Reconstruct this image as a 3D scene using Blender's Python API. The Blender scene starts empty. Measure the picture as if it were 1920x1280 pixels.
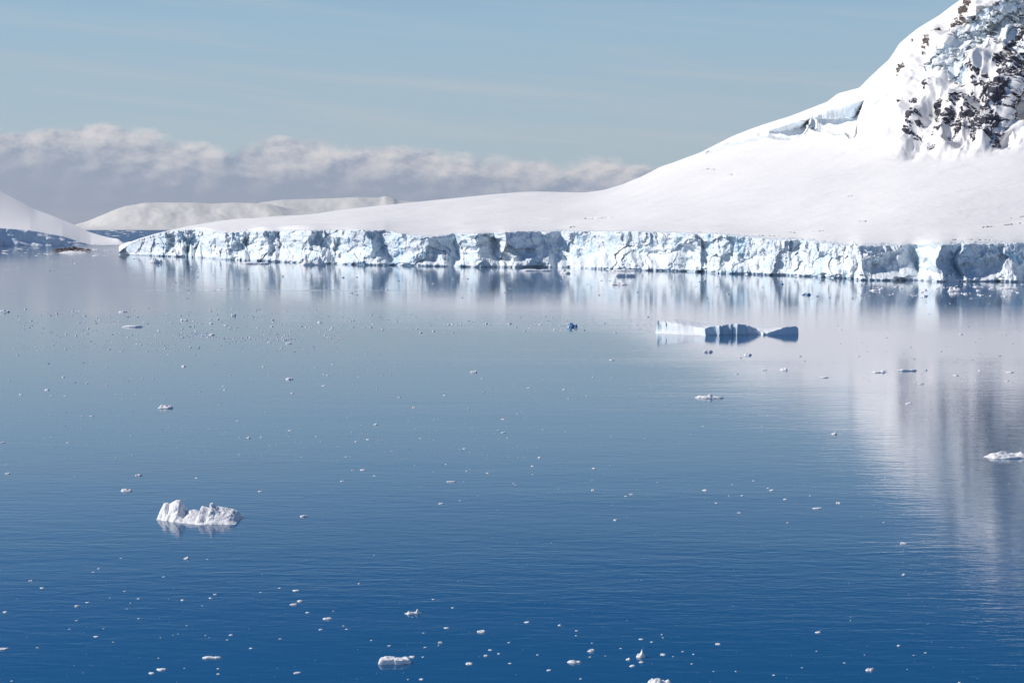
import bpy, math, random
import numpy as np

# ------------------------------------------------------------------ camera
F = 2700.0            # focal length in photo pixels (photo 1920 x 1280)
CX, CY = 960.0, 640.0
H = 22.0              # height of the ship's rail above the water
HORIZON = 424.0
PITCH = math.atan((CY - HORIZON) / F)
S = bpy.context.scene
COL = S.collection
cam = bpy.data.cameras.new('camera')
cam.sensor_width = 36.0
cam.lens = 36.0 * F / 1920.0
cam.clip_start = 1.0
cam.clip_end = 200000.0
camo = bpy.data.objects.new('camera', cam)
camo.location = (0, 0, H)
camo.rotation_euler = (math.pi / 2 - PITCH, 0, 0)
COL.objects.link(camo)
S.camera = camo

# ------------------------------------------------------------------ light
SUN_AZ = math.radians(-83.0)      # measured from +Y towards +X
SUN_EL = math.radians(38.5)
sd = (math.sin(SUN_AZ) * math.cos(SUN_EL), math.cos(SUN_AZ) * math.cos(SUN_EL), math.sin(SUN_EL))
sun = bpy.data.lights.new('sun', 'SUN')
sun.energy = 4.2
sun.angle = math.radians(0.53)
sun.color = (1.0, 0.925, 0.835)
suno = bpy.data.objects.new('sun', sun)
from mathutils import Vector
suno.rotation_euler = Vector(sd).to_track_quat('Z', 'Y').to_euler()
suno.location = (0, 0, 500)
COL.objects.link(suno)

S.view_settings.view_transform = 'Standard'
S.view_settings.look = 'None'
S.view_settings.gamma = 1.0
S.view_settings.exposure = 0.0
S.view_settings.use_curve_mapping = False


class NT:
    """small helper for node trees"""
    def __init__(self, tree):
        self.t = tree
        self.n = tree.nodes
        self.l = tree.links

    def node(self, kind, **kw):
        nd = self.n.new(kind)
        for k, v in kw.items():
            setattr(nd, k, v)
        return nd

    def put(self, sock, val):
        if isinstance(val, bpy.types.NodeSocket):
            self.l.new(val, sock)
        elif val is not None:
            sock.default_value = val

    def math(self, op, a, b=None, c=None, clamp=False):
        nd = self.node('ShaderNodeMath', operation=op)
        nd.use_clamp = clamp
        self.put(nd.inputs[0], a)
        if b is not None: self.put(nd.inputs[1], b)
        if c is not None: self.put(nd.inputs[2], c)
        return nd.outputs[0]

    def maprange(self, v, a, b, c=0.0, d=1.0, kind='SMOOTHSTEP'):
        nd = self.node('ShaderNodeMapRange', interpolation_type=kind)
        self.put(nd.inputs[0], v)
        for i, x in enumerate((a, b, c, d)):
            self.put(nd.inputs[i + 1], x)
        return nd.outputs[0]

    def noise(self, vec, scale=1.0, detail=4.0, rough=0.5, dist=0.0):
        nd = self.node('ShaderNodeTexNoise')
        self.put(nd.inputs['Vector'], vec)
        nd.inputs['Scale'].default_value = scale
        nd.inputs['Detail'].default_value = detail
        nd.inputs['Roughness'].default_value = rough
        nd.inputs['Distortion'].default_value = dist
        return nd.outputs['Fac']

    def mix(self, f, a, b):
        nd = self.node('ShaderNodeMix', data_type='RGBA')
        self.put(nd.inputs[0], f)
        for s_, v in ((nd.inputs[6], a), (nd.inputs[7], b)):
            if isinstance(v, tuple): v = (v[0], v[1], v[2], 1.0)
            self.put(s_, v)
        return nd.outputs[2]

    def combine(self, x, y, z=0.0):
        nd = self.node('ShaderNodeCombineXYZ')
        self.put(nd.inputs[0], x); self.put(nd.inputs[1], y); self.put(nd.inputs[2], z)
        return nd.outputs[0]

    def mapping(self, vec, loc=(0, 0, 0), rot=(0, 0, 0), scale=(1, 1, 1)):
        nd = self.node('ShaderNodeMapping')
        self.put(nd.inputs[0], vec)
        nd.inputs[1].default_value = loc
        nd.inputs[2].default_value = rot
        nd.inputs[3].default_value = scale
        return nd.outputs[0]


W = bpy.data.worlds.new('World')
S.world = W
W.use_nodes = True
w = NT(W.node_tree)
w.n.clear()
tc = w.node('ShaderNodeTexCoord')
sep = w.node('ShaderNodeSeparateXYZ')
w.l.new(tc.outputs['Generated'], sep.inputs[0])
dx, dy, dz = sep.outputs
az = w.math('ARCTAN2', dx, dy)
sky = w.node('ShaderNodeTexSky', sky_type='NISHITA')
sky.sun_disc = False
sky.sun_elevation = SUN_EL
sky.sun_rotation = SUN_AZ
sky.altitude = 20.0
sky.air_density = 0.9
sky.dust_density = 0.3
sky.ozone_density = 3.0
SKY_STRENGTH = 0.064
clear = w.node('ShaderNodeVectorMath', operation='SCALE')
w.l.new(sky.outputs[0], clear.inputs[0])
clear.inputs['Scale'].default_value = SKY_STRENGTH
tint = w.node('ShaderNodeVectorMath', operation='MULTIPLY')
w.l.new(clear.outputs[0], tint.inputs[0])
tint.inputs[1].default_value = (0.38, 0.80, 1.22)
skycol = tint.outputs[0]
# pale veil of high thin cloud low in the sky
st = w.noise(w.combine(w.math('MULTIPLY', az, 3.0), w.math('MULTIPLY_ADD', az, 6.0, w.math('MULTIPLY', dz, 70.0)), 3.1), 1.0, 5.0, 0.55, 0.4)
veil = w.maprange(dz, 0.13, 0.28, 0.97, 0.0, 'SMOOTHSTEP')
skyv = w.mix(veil, skycol, w.mix(w.maprange(dz, 0.05, 0.17, 0.0, 1.0, 'LINEAR'), (0.43, 0.54, 0.60), (0.30, 0.485, 0.65)))
streak = w.math('MULTIPLY', w.maprange(st, 0.42, 0.80), w.maprange(dz, 0.30, 0.09, 0.0, 0.50))
skyv = w.mix(streak, skyv, (0.52, 0.56, 0.60))
# low bank of cumulus round the horizon
cp = w.combine(w.math('MULTIPLY', az, 22.0), w.math('MULTIPLY', dz, 36.0), 0.0)
big = w.noise(cp, 0.55, 2.0, 0.5)
n1 = w.noise(w.mapping(cp, (3.3, 1.7, 0.4)), 1.3, 8.0, 0.58, 0.0)
top = w.maprange(az, -0.36, 0.12, 0.069, 0.041, 'LINEAR')
top = w.math('ADD', top, w.math('MULTIPLY', w.math('SUBTRACT', big, 0.5), 0.028))
top = w.math('ADD', top, w.math('MULTIPLY', w.math('SUBTRACT', n1, 0.5), 0.034))
depth = w.math('SUBTRACT', top, dz)
cmask = w.maprange(depth, -0.0020, 0.0060)
n2a = w.noise(w.mapping(cp, (3.3, 1.7, 0.4)), 1.6, 8.0, 0.58, 0.0)
n2b = w.noise(w.mapping(cp, (3.3 - 0.10, 1.7 + 0.13, 0.4)), 1.6, 8.0, 0.58, 0.0)
relief = w.math('SUBTRACT', n2a, n2b)
bright = w.maprange(depth, 0.0, 0.040, 0.90, 0.0, 'LINEAR')
bright = w.math('POWER', bright, 1.5)
bright = w.math('ADD', bright, w.math('MULTIPLY', relief, w.maprange(depth, 0.0, 0.044, 3.9, 0.5, 'LINEAR')), None, True)
bright = w.math('ADD', bright, w.math('MULTIPLY', w.math('SUBTRACT', n1, 0.5), w.maprange(depth, 0.0, 0.04, 0.9, 0.35)), None, True)
ccol = w.mix(bright, (0.300, 0.362, 0.475), (0.70, 0.685, 0.705))
ccol = w.mix(w.maprange(dz, 0.0, 0.014, 0.35, 0.0), ccol, (0.30, 0.37, 0.48))
fin = w.mix(w.math('MULTIPLY', cmask, 0.97), skyv, ccol)
fin = w.mix(w.maprange(dz, -0.002, -0.02), fin, (0.05, 0.10, 0.16))
bg = w.node('ShaderNodeBackground')
w.l.new(fin, bg.inputs[0])
bg.inputs[1].default_value = 1.0
wo = w.node('ShaderNodeOutputWorld')
w.l.new(bg.outputs[0], wo.inputs[0])

HAZE = 1.3e-5
# ------------------------------------------------------------------ helpers
def ray(px, py):
    """direction through a photo pixel scaled so its Y is 1: returns x/Y and z/Y"""
    px = np.asarray(px, float); py = np.asarray(py, float)
    u = (px - CX) / F; v = (CY - py) / F
    Y = math.cos(PITCH) + math.sin(PITCH) * v
    Z = -math.sin(PITCH) + math.cos(PITCH) * v
    return u / Y, Z / Y

def at_depth(px, py, Y):
    rx, rz = ray(px, py)
    return rx * Y, Y + 0 * rx, H + rz * Y

def sea_depth(py):
    rx, rz = ray(960, py)
    return -H / rz

def on_sea(px, py):
    Y = sea_depth(py)
    rx, rz = ray(px, py)
    return float(rx * Y), float(Y)

RNG = np.random.RandomState(7)
PERM = RNG.permutation(256)
PERM = np.concatenate([PERM, PERM, PERM])
GRAD = RNG.normal(size=(256, 3)); GRAD /= np.linalg.norm(GRAD, axis=1)[:, None]

def perlin(x, y, z=0.0):
    x, y, z = np.broadcast_arrays(np.asarray(x, float), np.asarray(y, float), np.asarray(z, float))
    xi = np.floor(x).astype(int); yi = np.floor(y).astype(int); zi = np.floor(z).astype(int)
    fx = x - xi; fy = y - yi; fz = z - zi
    u = fx ** 3 * (fx * (fx * 6 - 15) + 10); v = fy ** 3 * (fy * (fy * 6 - 15) + 10); s = fz ** 3 * (fz * (fz * 6 - 15) + 10)
    out = 0
    for a in (0, 1):
        wx = u if a else 1 - u
        for b in (0, 1):
            wy = v if b else 1 - v
            for c in (0, 1):
                wz = s if c else 1 - s
                h = PERM[(PERM[(PERM[(xi + a) & 255] + yi + b) & 255] + zi + c) & 255]
                g = GRAD[h]
                out = out + wx * wy * wz * (g[..., 0] * (fx - a) + g[..., 1] * (fy - b) + g[..., 2] * (fz - c))
    return out * 1.6

def fbm(x, y, z=0.0, o=4, g=0.5):
    r = 0; a = 1.0; k = 1.0
    for i in range(o):
        r = r + a * perlin(np.asarray(x) * k + 17.3 * i, np.asarray(y) * k - 9.1 * i, np.asarray(z) * k + 3.7 * i)
        a *= g; k *= 2.03
    return r

def ridged(x, y, z=0.0, o=4, g=0.5):
    r = 0; a = 1.0; k = 1.0
    for i in range(o):
        n = 1 - np.abs(perlin(np.asarray(x) * k + 11.3 * i, np.asarray(y) * k - 5.1 * i, np.asarray(z) * k + 7.7 * i)) * 2
        r = r + a * n; a *= g; k *= 2.1
    return r

def cells(x, y, seed=0):
    """voronoi cell value and distance to the cell border (2D)"""
    x = np.asarray(x, float); y = np.asarray(y, float)
    xi = np.floor(x).astype(int); yi = np.floor(y).astype(int)
    d1 = np.full(x.shape, 9.0); d2 = np.full(x.shape, 9.0); val = np.zeros(x.shape); v2 = np.zeros(x.shape); gx = np.zeros(x.shape); gy = np.zeros(x.shape)
    for a in (-1, 0, 1):
        for b in (-1, 0, 1):
            h = PERM[(PERM[(xi + a + seed) & 255] + yi + b) & 255]
            h2 = PERM[(h + 37) & 255]; h3 = PERM[(h + 91) & 255]; h4 = PERM[(h + 143) & 255]
            qx = xi + a + h / 255.0 - x; qy = yi + b + h2 / 255.0 - y
            d = np.sqrt(qx * qx + qy * qy)
            near = d < d1
            d2 = np.where(near, d1, np.minimum(d2, d))
            val = np.where(near, h3 / 255.0, val); v2 = np.where(near, h4 / 255.0, v2)
            gx = np.where(near, -qx, gx); gy = np.where(near, -qy, gy)
            d1 = np.where(near, d, d1)
    return val, v2, d2 - d1, gx, gy

def sstep(a, b, x):
    t = np.clip((x - a) / (b - a), 0, 1)
    return t * t * (3 - 2 * t)

def blur(a, n, axis):
    if n < 1: return a
    k = np.hanning(2 * n + 3)[1:-1]; k /= k.sum()
    pad = [(0, 0)] * a.ndim; pad[axis] = (n, n)
    b = np.pad(a, pad, mode='edge')
    return np.apply_along_axis(lambda m: np.convolve(m, k, 'valid'), axis, b)

def mesh_from(name, verts, faces, smooth=True):
    me = bpy.data.meshes.new(name)
    verts = np.asarray(verts, dtype=np.float32); faces = np.asarray(faces, dtype=np.int32)
    n = faces.shape[1]
    me.vertices.add(len(verts)); me.vertices.foreach_set('co', verts.ravel())
    me.loops.add(faces.size); me.loops.foreach_set('vertex_index', faces.ravel())
    me.polygons.add(len(faces))
    me.polygons.foreach_set('loop_start', np.arange(0, faces.size, n, dtype=np.int32))
    me.polygons.foreach_set('loop_total', np.full(len(faces), n, dtype=np.int32))
    me.update(calc_edges=True); me.validate()
    me.polygons.foreach_set('use_smooth', np.full(len(me.polygons), smooth))
    return me

def grid_faces(r, c, mask=None):
    i = np.arange(r * c).reshape(r, c)
    q = np.stack([i[:-1, :-1], i[:-1, 1:], i[1:, 1:], i[1:, :-1]], -1)
    if mask is not None: q = q[mask]
    return q.reshape(-1, 4)

def grid_mesh(name, P, mask=None, smooth=True):
    r, c, _ = P.shape
    f = grid_faces(r, c, mask)
    v = P.reshape(-1, 3)
    if mask is not None:
        used = np.unique(f); remap = np.zeros(len(v), int); remap[used] = np.arange(len(used))
        v = v[used]; f = remap[f]
    return mesh_from(name, v, f, smooth)

def add(name, me, mats, parent=None, **props):
    o = bpy.data.objects.new(name, me)
    if me is not None and mats is not None:
        for m in (mats if isinstance(mats, (list, tuple)) else [mats]):
            if not me.materials or len(me.materials) < (len(mats) if isinstance(mats, (list, tuple)) else 1):
                me.materials.append(m)
    COL.objects.link(o)
    if parent is not None: o.parent = parent
    for k, v in props.items(): o[k] = v
    return o

# ------------------------------------------------------------------ materials
def new_mat(name):
    m = bpy.data.materials.new(name); m.use_nodes = True
    t = NT(m.node_tree)
    b = [n for n in m.node_tree.nodes if n.type == 'BSDF_PRINCIPLED'][0]
    return m, t, b

def geo_pos(t):
    g = t.node('ShaderNodeNewGeometry')
    return g.outputs['Position'], g.outputs['Normal']

def bump(t, b, height, strength, dist, normal=None):
    nd = t.node('ShaderNodeBump')
    nd.inputs['Strength'].default_value = strength
    nd.inputs['Distance'].default_value = dist
    t.l.new(height, nd.inputs['Height'])
    if normal is not None: t.l.new(normal, nd.inputs['Normal'])
    if b is not None: t.l.new(nd.outputs[0], b.inputs['Normal'])
    return nd.outputs[0]

def snow_material(name='snow', ca=(0.83, 0.83, 0.83), cb=(0.88, 0.875, 0.865)):
    m, t, b = new_mat(name)
    pos, nor = geo_pos(t)
    n = t.noise(pos, 0.012, 5.0, 0.55)
    col = t.mix(n, ca, cb)
    t.put(b.inputs['Base Color'], col)
    b.inputs['Roughness'].default_value = 0.75
    b.inputs['Specular IOR Level'].default_value = 0.15
    h = t.noise(t.mapping(pos, scale=(1, 0.5, 1)), 0.35, 6.0, 0.6)
    nb = bump(t, None, t.noise(t.mapping(pos, rot=(0, 0, 0.5), scale=(0.03, 0.075, 0.05)), 1.0, 5.0, 0.5, 0.6), 0.55, 3.0)
    bump(t, b, h, 0.40, 0.5, nb)
    return m

def ice_material(name, scale=1.0, blue=(0.44, 0.68, 0.84), lo=0.50, hi=0.78, crust=(0.77, 0.83, 0.87), bd=None):
    """old compressed ice: white crust over bluer ice, snow on what lies flat"""
    m, t, b = new_mat(name)
    pos, nor = geo_pos(t)
    n = t.noise(t.mapping(pos, scale=(1, 1, 0.5)), 0.10 * scale, 5.0, 0.6, 0.6)
    n2 = t.noise(t.mapping(pos, scale=(1, 1, 0.6)), 0.6 * scale, 5.0, 0.6)
    nn = t.math('MULTIPLY_ADD', n2, 0.35, t.math('MULTIPLY', n, 0.75))
    f = t.maprange(nn, lo, hi)
    sp = t.node('ShaderNodeSeparateXYZ'); t.l.new(nor, sp.inputs[0])
    flat = t.maprange(sp.outputs[2], 0.45, 0.75)
    f = t.math('MULTIPLY', f, t.math('SUBTRACT', 1.0, flat))
    col = t.mix(f, crust, blue)
    t.put(b.inputs['Base Color'], col)
    b.inputs['Roughness'].default_value = 0.55
    b.inputs['Specular IOR Level'].default_value = 0.3
    h = t.noise(pos, 1.2 * scale, 6.0, 0.65)
    bump(t, b, h, 0.6, bd if bd else 0.5 / scale)
    return m

def rock_material(name, a, c, snow_lo=0.62):
    m, t, b = new_mat(name)
    pos, nor = geo_pos(t)
    n = t.noise(pos, 0.25, 6.0, 0.65, 0.5)
    col = t.mix(t.maprange(n, 0.35, 0.7), a, c)
    sp = t.node('ShaderNodeSeparateXYZ'); t.l.new(nor, sp.inputs[0])
    s_ = t.math('ADD', sp.outputs[2], t.math('MULTIPLY', t.math('SUBTRACT', t.noise(pos, 0.5, 5.0, 0.6), 0.5), 0.7))
    col = t.mix(t.maprange(s_, snow_lo, snow_lo + 0.08), col, (0.80, 0.80, 0.82))
    t.put(b.inputs['Base Color'], col)
    b.inputs['Roughness'].default_value = 0.85
    bump(t, b, t.noise(pos, 0.9, 6.0, 0.7), 0.8, 0.8)
    return m

M_SNOW = snow_material()
M_CLIFF = ice_material('glacier_ice', 1.0)
M_ICE = ice_material('floating_ice', 5.0, (0.55, 0.76, 0.88), 0.60, 0.90, (0.88, 0.885, 0.89))
M_SHADESNOW = snow_material('cloud_shaded_snow', (0.66, 0.66, 0.63), (0.74, 0.735, 0.70))  # cloud shade and haze over the far islands, put into the snow colour
M_WALL = ice_material('ice_wall_shade_blue', 0.4, (0.66, 0.79, 0.88), 0.40, 0.75, (0.82, 0.86, 0.89), 0.35)
M_BERG = ice_material('iceberg_ice', 1.5, (0.56, 0.70, 0.81), 0.25, 0.60, (0.82, 0.86, 0.88), 0.12)
M_DARKICE = ice_material('clear_blue_ice', 4.0, (0.12, 0.30, 0.50), 0.25, 0.5)
M_ROCK = rock_material('dark_rock', (0.030, 0.034, 0.056), (0.078, 0.080, 0.100), 0.66)
M_TAN = rock_material('brown_rock', (0.07, 0.055, 0.05), (0.24, 0.20, 0.17), 0.75)
M_SHORE = rock_material('shore_rock', (0.07, 0.045, 0.035), (0.20, 0.13, 0.10), 0.85)

# ------------------------------------------------------------------ water
def water_material():
    m, t, b = new_mat('sea_water')
    pos, nor = geo_pos(t)
    sp = t.node('ShaderNodeSeparateXYZ'); t.l.new(pos, sp.inputs[0])
    X, Y = sp.outputs[0], sp.outputs[1]
    # patches of breeze: long streaks across the bay, lively water near the ship
    pm = t.noise(t.mapping(pos, rot=(0, 0, 0.06), scale=(0.0035, 0.020, 1)), 1.0, 4.0, 0.55)
    patch = t.maprange(pm, 0.35, 0.70, 0.55, 1.35)
    near = t.maprange(Y, 60.0, 420.0, 1.0, 0.42)
    lane = t.math('MULTIPLY', t.maprange(t.math('ABSOLUTE', t.math('SUBTRACT', t.math('MULTIPLY_ADD', X, -0.03, Y), 497.0)), 3.0, 8.0, 1.0, 0.0),
                  t.math('MULTIPLY', t.maprange(X, -140.0, -100.0), t.maprange(X, -20.0, -60.0)))
    far = t.maprange(Y, 1300.0, 2200.0, 0.0, 3.0)
    amp = t.math('ADD', t.math('MULTIPLY', patch, near), t.math('MULTIPLY_ADD', lane, 1.2, far))
    w1 = t.noise(t.mapping(pos, rot=(0, 0, math.radians(14)), scale=(0.30, 1.05, 1)), 1.0, 2.0, 0.5, 0.5)
    w2 = t.noise(t.mapping(pos, rot=(0, 0, math.radians(-6)), scale=(1.0, 2.6, 1)), 1.0, 3.0, 0.55, 0.3)
    w3 = t.noise(t.mapping(pos, rot=(0, 0, math.radians(4)), scale=(0.05, 0.16, 1)), 1.0, 2.0, 0.5)
    w4 = t.noise(t.mapping(pos, rot=(0, 0, 0.3), scale=(3.0, 6.0, 1)), 1.0, 2.0, 0.5)
    hh = t.math('MULTIPLY', w1, 0.021)
    hh = t.math('MULTIPLY_ADD', w2, 0.009, hh)
    hh = t.math('MULTIPLY_ADD', w3, 0.024, hh)
    hh = t.math('MULTIPLY_ADD', w4, 0.003, hh)
    hh = t.math('MULTIPLY', hh, t.math('MULTIPLY', amp, 0.88))
    nrm = bump(t, None, hh, 1.0, 1.0)
    t.n.remove(b)
    lw = t.node('ShaderNodeLayerWeight'); lw.inputs['Blend'].default_value = 0.5
    t.l.new(nrm, lw.inputs['Normal'])
    fr = t.math('POWER', lw.outputs['Facing'], 4.0)
    fr = t.math('MULTIPLY_ADD', fr, 0.97, 0.02)
    fr = t.math('MULTIPLY', fr, t.maprange(Y, 1350.0, 2300.0, 1.0, 0.35))
    gl = t.node('ShaderNodeBsdfGlossy'); t.l.new(nrm, gl.inputs['Normal'])
    t.put(gl.inputs['Roughness'], t.maprange(Y, 1350.0, 2300.0, 0.065, 0.30))
    gl.inputs['Color'].default_value = (1, 1, 1, 1)
    df = t.node('ShaderNodeBsdfDiffuse'); df.inputs['Color'].default_value = (0.002, 0.080, 0.200, 1)
    mx = t.node('ShaderNodeMixShader')
    t.l.new(fr, mx.inputs[0]); t.l.new(df.outputs[0], mx.inputs[1]); t.l.new(gl.outputs[0], mx.inputs[2])
    out = [n for n in t.n if n.type == 'OUTPUT_MATERIAL'][0]
    t.l.new(mx.outputs[0], out.inputs['Surface'])
    return m

M_WATER = water_material()
L = 90000.0
me = mesh_from('sea', [(-L, -2000, 0), (L, -2000, 0), (L, L, 0), (-L, L, 0)], [(0, 1, 2, 3)], False)
add('water', me, M_WATER, kind='structure')

# ------------------------------------------------------------------ glacier: outlines read off the photograph
def I(x, pts):
    p = np.array(pts, float)
    return np.interp(x, p[:, 0], p[:, 1])

def IS(x, pts, n):
    g = np.arange(-400, 2700, 1.0)
    k = np.hanning(2 * n + 3)[1:-1]; k /= k.sum()
    y = np.convolve(np.pad(I(g, pts), n, mode='edge'), k, 'valid')
    return np.interp(x, g, y)

BASE = [(222, 477), (330, 481), (433, 487), (533, 491.5), (633, 495), (733, 497.5), (833, 499), (880, 500), (1013, 501.5), (1113, 504.5), (1213, 507),
        (1313, 509), (1347, 511.5), (1413, 513.5), (1480, 516), (1580, 520.5), (1613, 524), (1730, 526.5), (1920, 528), (2250, 531)]
TOP = [(222, 476), (232, 466), (245, 456), (262, 449), (290, 440), (320, 434), (345, 432), (370, 432), (430, 437), (480, 435), (533, 433), (623, 433), (720, 432.5), (745, 438),
       (783, 443), (817, 445), (847, 440), (980, 436), (1030, 435), (1197, 435), (1280, 439), (1347, 440), (1447, 450), (1490, 450.5),
       (1585, 461), (1630, 461.5), (1713, 460), (1913, 456.5), (2250, 452)]
SIL = [(222, 475), (232, 464.5), (245, 454), (262, 447), (290, 438.5), (320, 432), (345, 427), (433, 413), (533, 403), (640, 392), (700, 386), (800, 378), (900, 368), (1000, 360.5), (1095, 357),
       (1130, 351), (1165, 341), (1200, 326), (1237, 307), (1312, 285), (1369, 259), (1444, 232), (1500, 210), (1549, 189), (1569, 174), (1609, 163),
       (1631, 141), (1665, 109), (1684, 81), (1717, 56), (1762, 30), (1800, 2), (1860, -60), (1920, -120), (2000, -180), (2100, -230), (2250, -260)]
# shaded bays of the front: (left px, right px, how far the front falls back over that width in metres)
BAYS = [(316, 366, 40), (428, 462, 26), (498, 524, 16), (586, 616, 15), (694, 722, 14), (808, 860, 26), (886, 922, 20), (946, 1056, 40), (1306, 1330, 6), (1586, 1600, 7), (1612, 1716, 26), (1764, 1800, 13), (1806, 1990, 30), (2040, 2140, 20)]
bx = [(222, 0.0)]
lev = 0.0
for i, (a, b_, d) in enumerate(BAYS):
    prev = bx[-1]
    bx.append((a, 0.0 if a - prev[0] > 20 else prev[1] * 0.3))
    bx.append((b_, bx[-1][1] + d))
bx.append((2250, 0.0))

def front_depth(px):
    return sea_depth(IS(px, BASE, 10)) - 6.0

# cliff grid
cpx = np.arange(223, 2240, 0.8)
NV = 60
v = np.linspace(0, 1, NV)[:, None]
PX = cpx[None, :] + 0 * v
Yf = front_depth(cpx)
Yf = np.convolve(np.pad(Yf, 3, mode='edge'), np.hanning(9)[1:-1] / np.hanning(9)[1:-1].sum(), 'valid')
rx0, _ = ray(cpx, 480.0)
Xf = rx0 * Yf
s_arc = np.concatenate([[0], np.cumsum(np.hypot(np.diff(sea_depth(I(cpx, BASE)) * rx0), np.diff(sea_depth(I(cpx, BASE)))))])
# height of the lip
ytop = I(cpx, TOP) + (1.3 * fbm(s_arc / 18.0, 0.3, o=4, g=0.6) + 1.4 * np.clip(ridged(s_arc / 16.0, 3.0, 0.7, 3) - 1.35, 0, 1)) * sstep(260, 400, cpx)
_, rzt = ray(cpx, ytop)
batter = 3.5 + 3.0 * fbm(s_arc / 45.0, 4.2, o=2)
batter = np.clip(batter, 1.0, 8.0)
batter = batter * sstep(222, 300, cpx)
zt = np.maximum(H + rzt * (Yf + batter + 0.8 * I(cpx, bx)), 0.4)
SA = s_arc[None, :] + 0 * v
Z = v * zt[None, :]
wx = SA + 3.0 * fbm(SA / 12, Z / 9, 1.1, 3); wz = Z + 2.5 * fbm(SA / 12, Z / 9, 5.1, 3)
c1, c1b, e1, g1x, g1y = cells(wx / 16.0, wz / 10.0)
c2, c2b, e2, g2x, g2y = cells(wx / 8.0, wz / 5.0, 5)
c3, c3b, e3, g3x, g3y = cells(wx / 2.0, wz / 2.6, 11)
d = 3.4 * (c1 - 0.5) + 3.2 * (c1b - 0.40) * g1x + 2.4 * (c1 - 0.5) * g1y + 1.7 * (c2 - 0.5) + 1.8 * (c2b - 0.5) * g2x + 1.8 * (c2 - 0.5) * g2y + 0.5 * (c3 - 0.5) + 0.5 * (c3b - 0.5) * g3x
d = d + 2.2 * (ridged(SA / 34.0, Z / 50.0, 2.0, 3) - 0.9)
d = d + 1.2 * (ridged((SA + 0.7 * Z) / 9.0, (Z - 0.3 * SA) / 9.0, 8.0, 4, 0.5) - 0.9)
d = d + 0.35 * fbm(SA / 1.8, Z / 2.5, 4.0, 3)
d = d + sstep(1590, 1620, PX) * (1.5 * (ridged((SA + 0.3 * Z) / 6.5, Z / 16.0, 14.0, 4, 0.55) - 0.9))
d = d - 3.5 * np.clip(ridged((SA + 2 * fbm(SA / 9, Z / 6, 2.0, 2)) / 24.0, Z / 60.0, 19.0, 2) - 1.28, 0, 1) * 4 * sstep(0.1, 0.5, v)
d = d - (3.0 * (c1b > 0.80) + 1.3 * (c2b > 0.86)) * sstep(0.10, 0.2, v)
# debris aprons at the foot
apr = np.clip(0.45 + 0.50 * fbm(SA / 22.0, 0.7, 6.6, 3) - v, 0, 1)
d = d + 9.0 * apr * (1 + 0.3 * fbm(SA / 3, Z / 3, 1.0, 3))
d = d - 1.5 * sstep(0.05, 0.015, v + 0.02 * fbm(SA / 4, 0, 9.0, 2))
edge = sstep(222, 330, PX)
d = d * (0.25 + 0.75 * edge)
bay = I(PX + 16.0 * fbm(SA / 22.0, Z / 9.0, 0.4, 3) + 9.0 * (v - 0.5), bx) * (0.35 + 0.65 * sstep(0.0, 0.45, v + 0.35 * fbm(SA / 15.0, 2.2, 7.0, 2)))
bay = bay * sstep(222, 300, PX)
YC = Yf[None, :] + bay + batter[None, :] * v ** 1.2 - d
ZC = Z + 0.5 * fbm(SA / 3, v * 3, 3.3, 3) * v * edge
ZC[0] = -1.5
RX, _ = ray(PX, 480.0)
lipY = YC[-1] + 0
LIPZ = ZC[-1] + 0

# snowfield grid
gx = np.concatenate([np.arange(223, 1500, 2.2), np.arange(1500, 2240, 1.1)])
NR = 460
tt = np.linspace(0, 1, NR)[:, None]
ys = IS(gx, SIL, 5); yt = IS(gx, TOP, 3)
yt = np.maximum(yt, ys + 1.0)
GPX = gx[None, :] + 0 * tt
GPY = yt[None, :] + (ys - yt)[None, :] * tt
CTRL = {
    223: [(0, 0), (1, 30)],
    345: [(0, 0), (1, 110)],
    533: [(0, 0), (1, 190)],
    800: [(0, 0), (1, 270)],
    1100: [(0, 0), (1, 330)],
}
CY_ = {   # px: [(py, depth)]
    1250: [(400, 980), (350, 1400), (300, 1900)],
    1400: [(400, 900), (350, 1180), (300, 1480), (247, 1850)],
    1500: [(400, 860), (340, 1150), (280, 1450), (250, 1580), (210, 1780)],
    1600: [(400, 820), (340, 1080), (290, 1330), (220, 1530), (165, 1750)],
    1700: [(400, 800), (340, 1040), (295, 1240), (250, 1350), (150, 1520), (68, 1700)],
    1800: [(400, 780), (335, 1010), (290, 1190), (250, 1280), (150, 1420), (50, 1530), (0, 1620)],
    1900: [(400, 760), (330, 980), (280, 1150), (200, 1270), (100, 1370), (0, 1450), (-100, 1560)],
    2050: [(400, 740), (330, 950), (280, 1110), (200, 1230), (100, 1320), (0, 1400), (-200, 1560)],
    2250: [(400, 720), (330, 920), (280, 1080), (200, 1200), (100, 1290), (0, 1360), (-260, 1560)],
}
ug = np.arange(200, 2300, 2.0)                      # even columns for the smooth depth field
UT = IS(ug, TOP, 120); US = IS(ug, SIL, 130); UT = np.maximum(UT, US + 6.0)
R0 = sea_depth(IS(ug, BASE, 90)) + 6.0
ts = np.linspace(0, 1, 240)
keys = sorted(list(CTRL) + list(CY_))
cols = []
for k in keys:
    j = int(np.argmin(np.abs(ug - k)))
    if k in CTRL:
        p = np.array(CTRL[k]); Rk = R0[j] + np.interp(ts, p[:, 0], p[:, 1])
    else:
        p = [(UT[j], R0[j])] + [(q[0], R0[j] + (q[1] - R0[j]) * 0.34) for q in CY_[k]]; p = np.array(sorted(p))
        Rk = np.interp(UT[j] + (US[j] - UT[j]) * ts, p[:, 0], p[:, 1])
    cols.append(Rk)
cols = np.array(cols)
RF = np.array([np.interp(ug, keys, cols[:, r]) for r in range(len(ts))])
RF = blur(RF, 8, 0); RF = blur(blur(RF, 70, 1), 45, 1)
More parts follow.
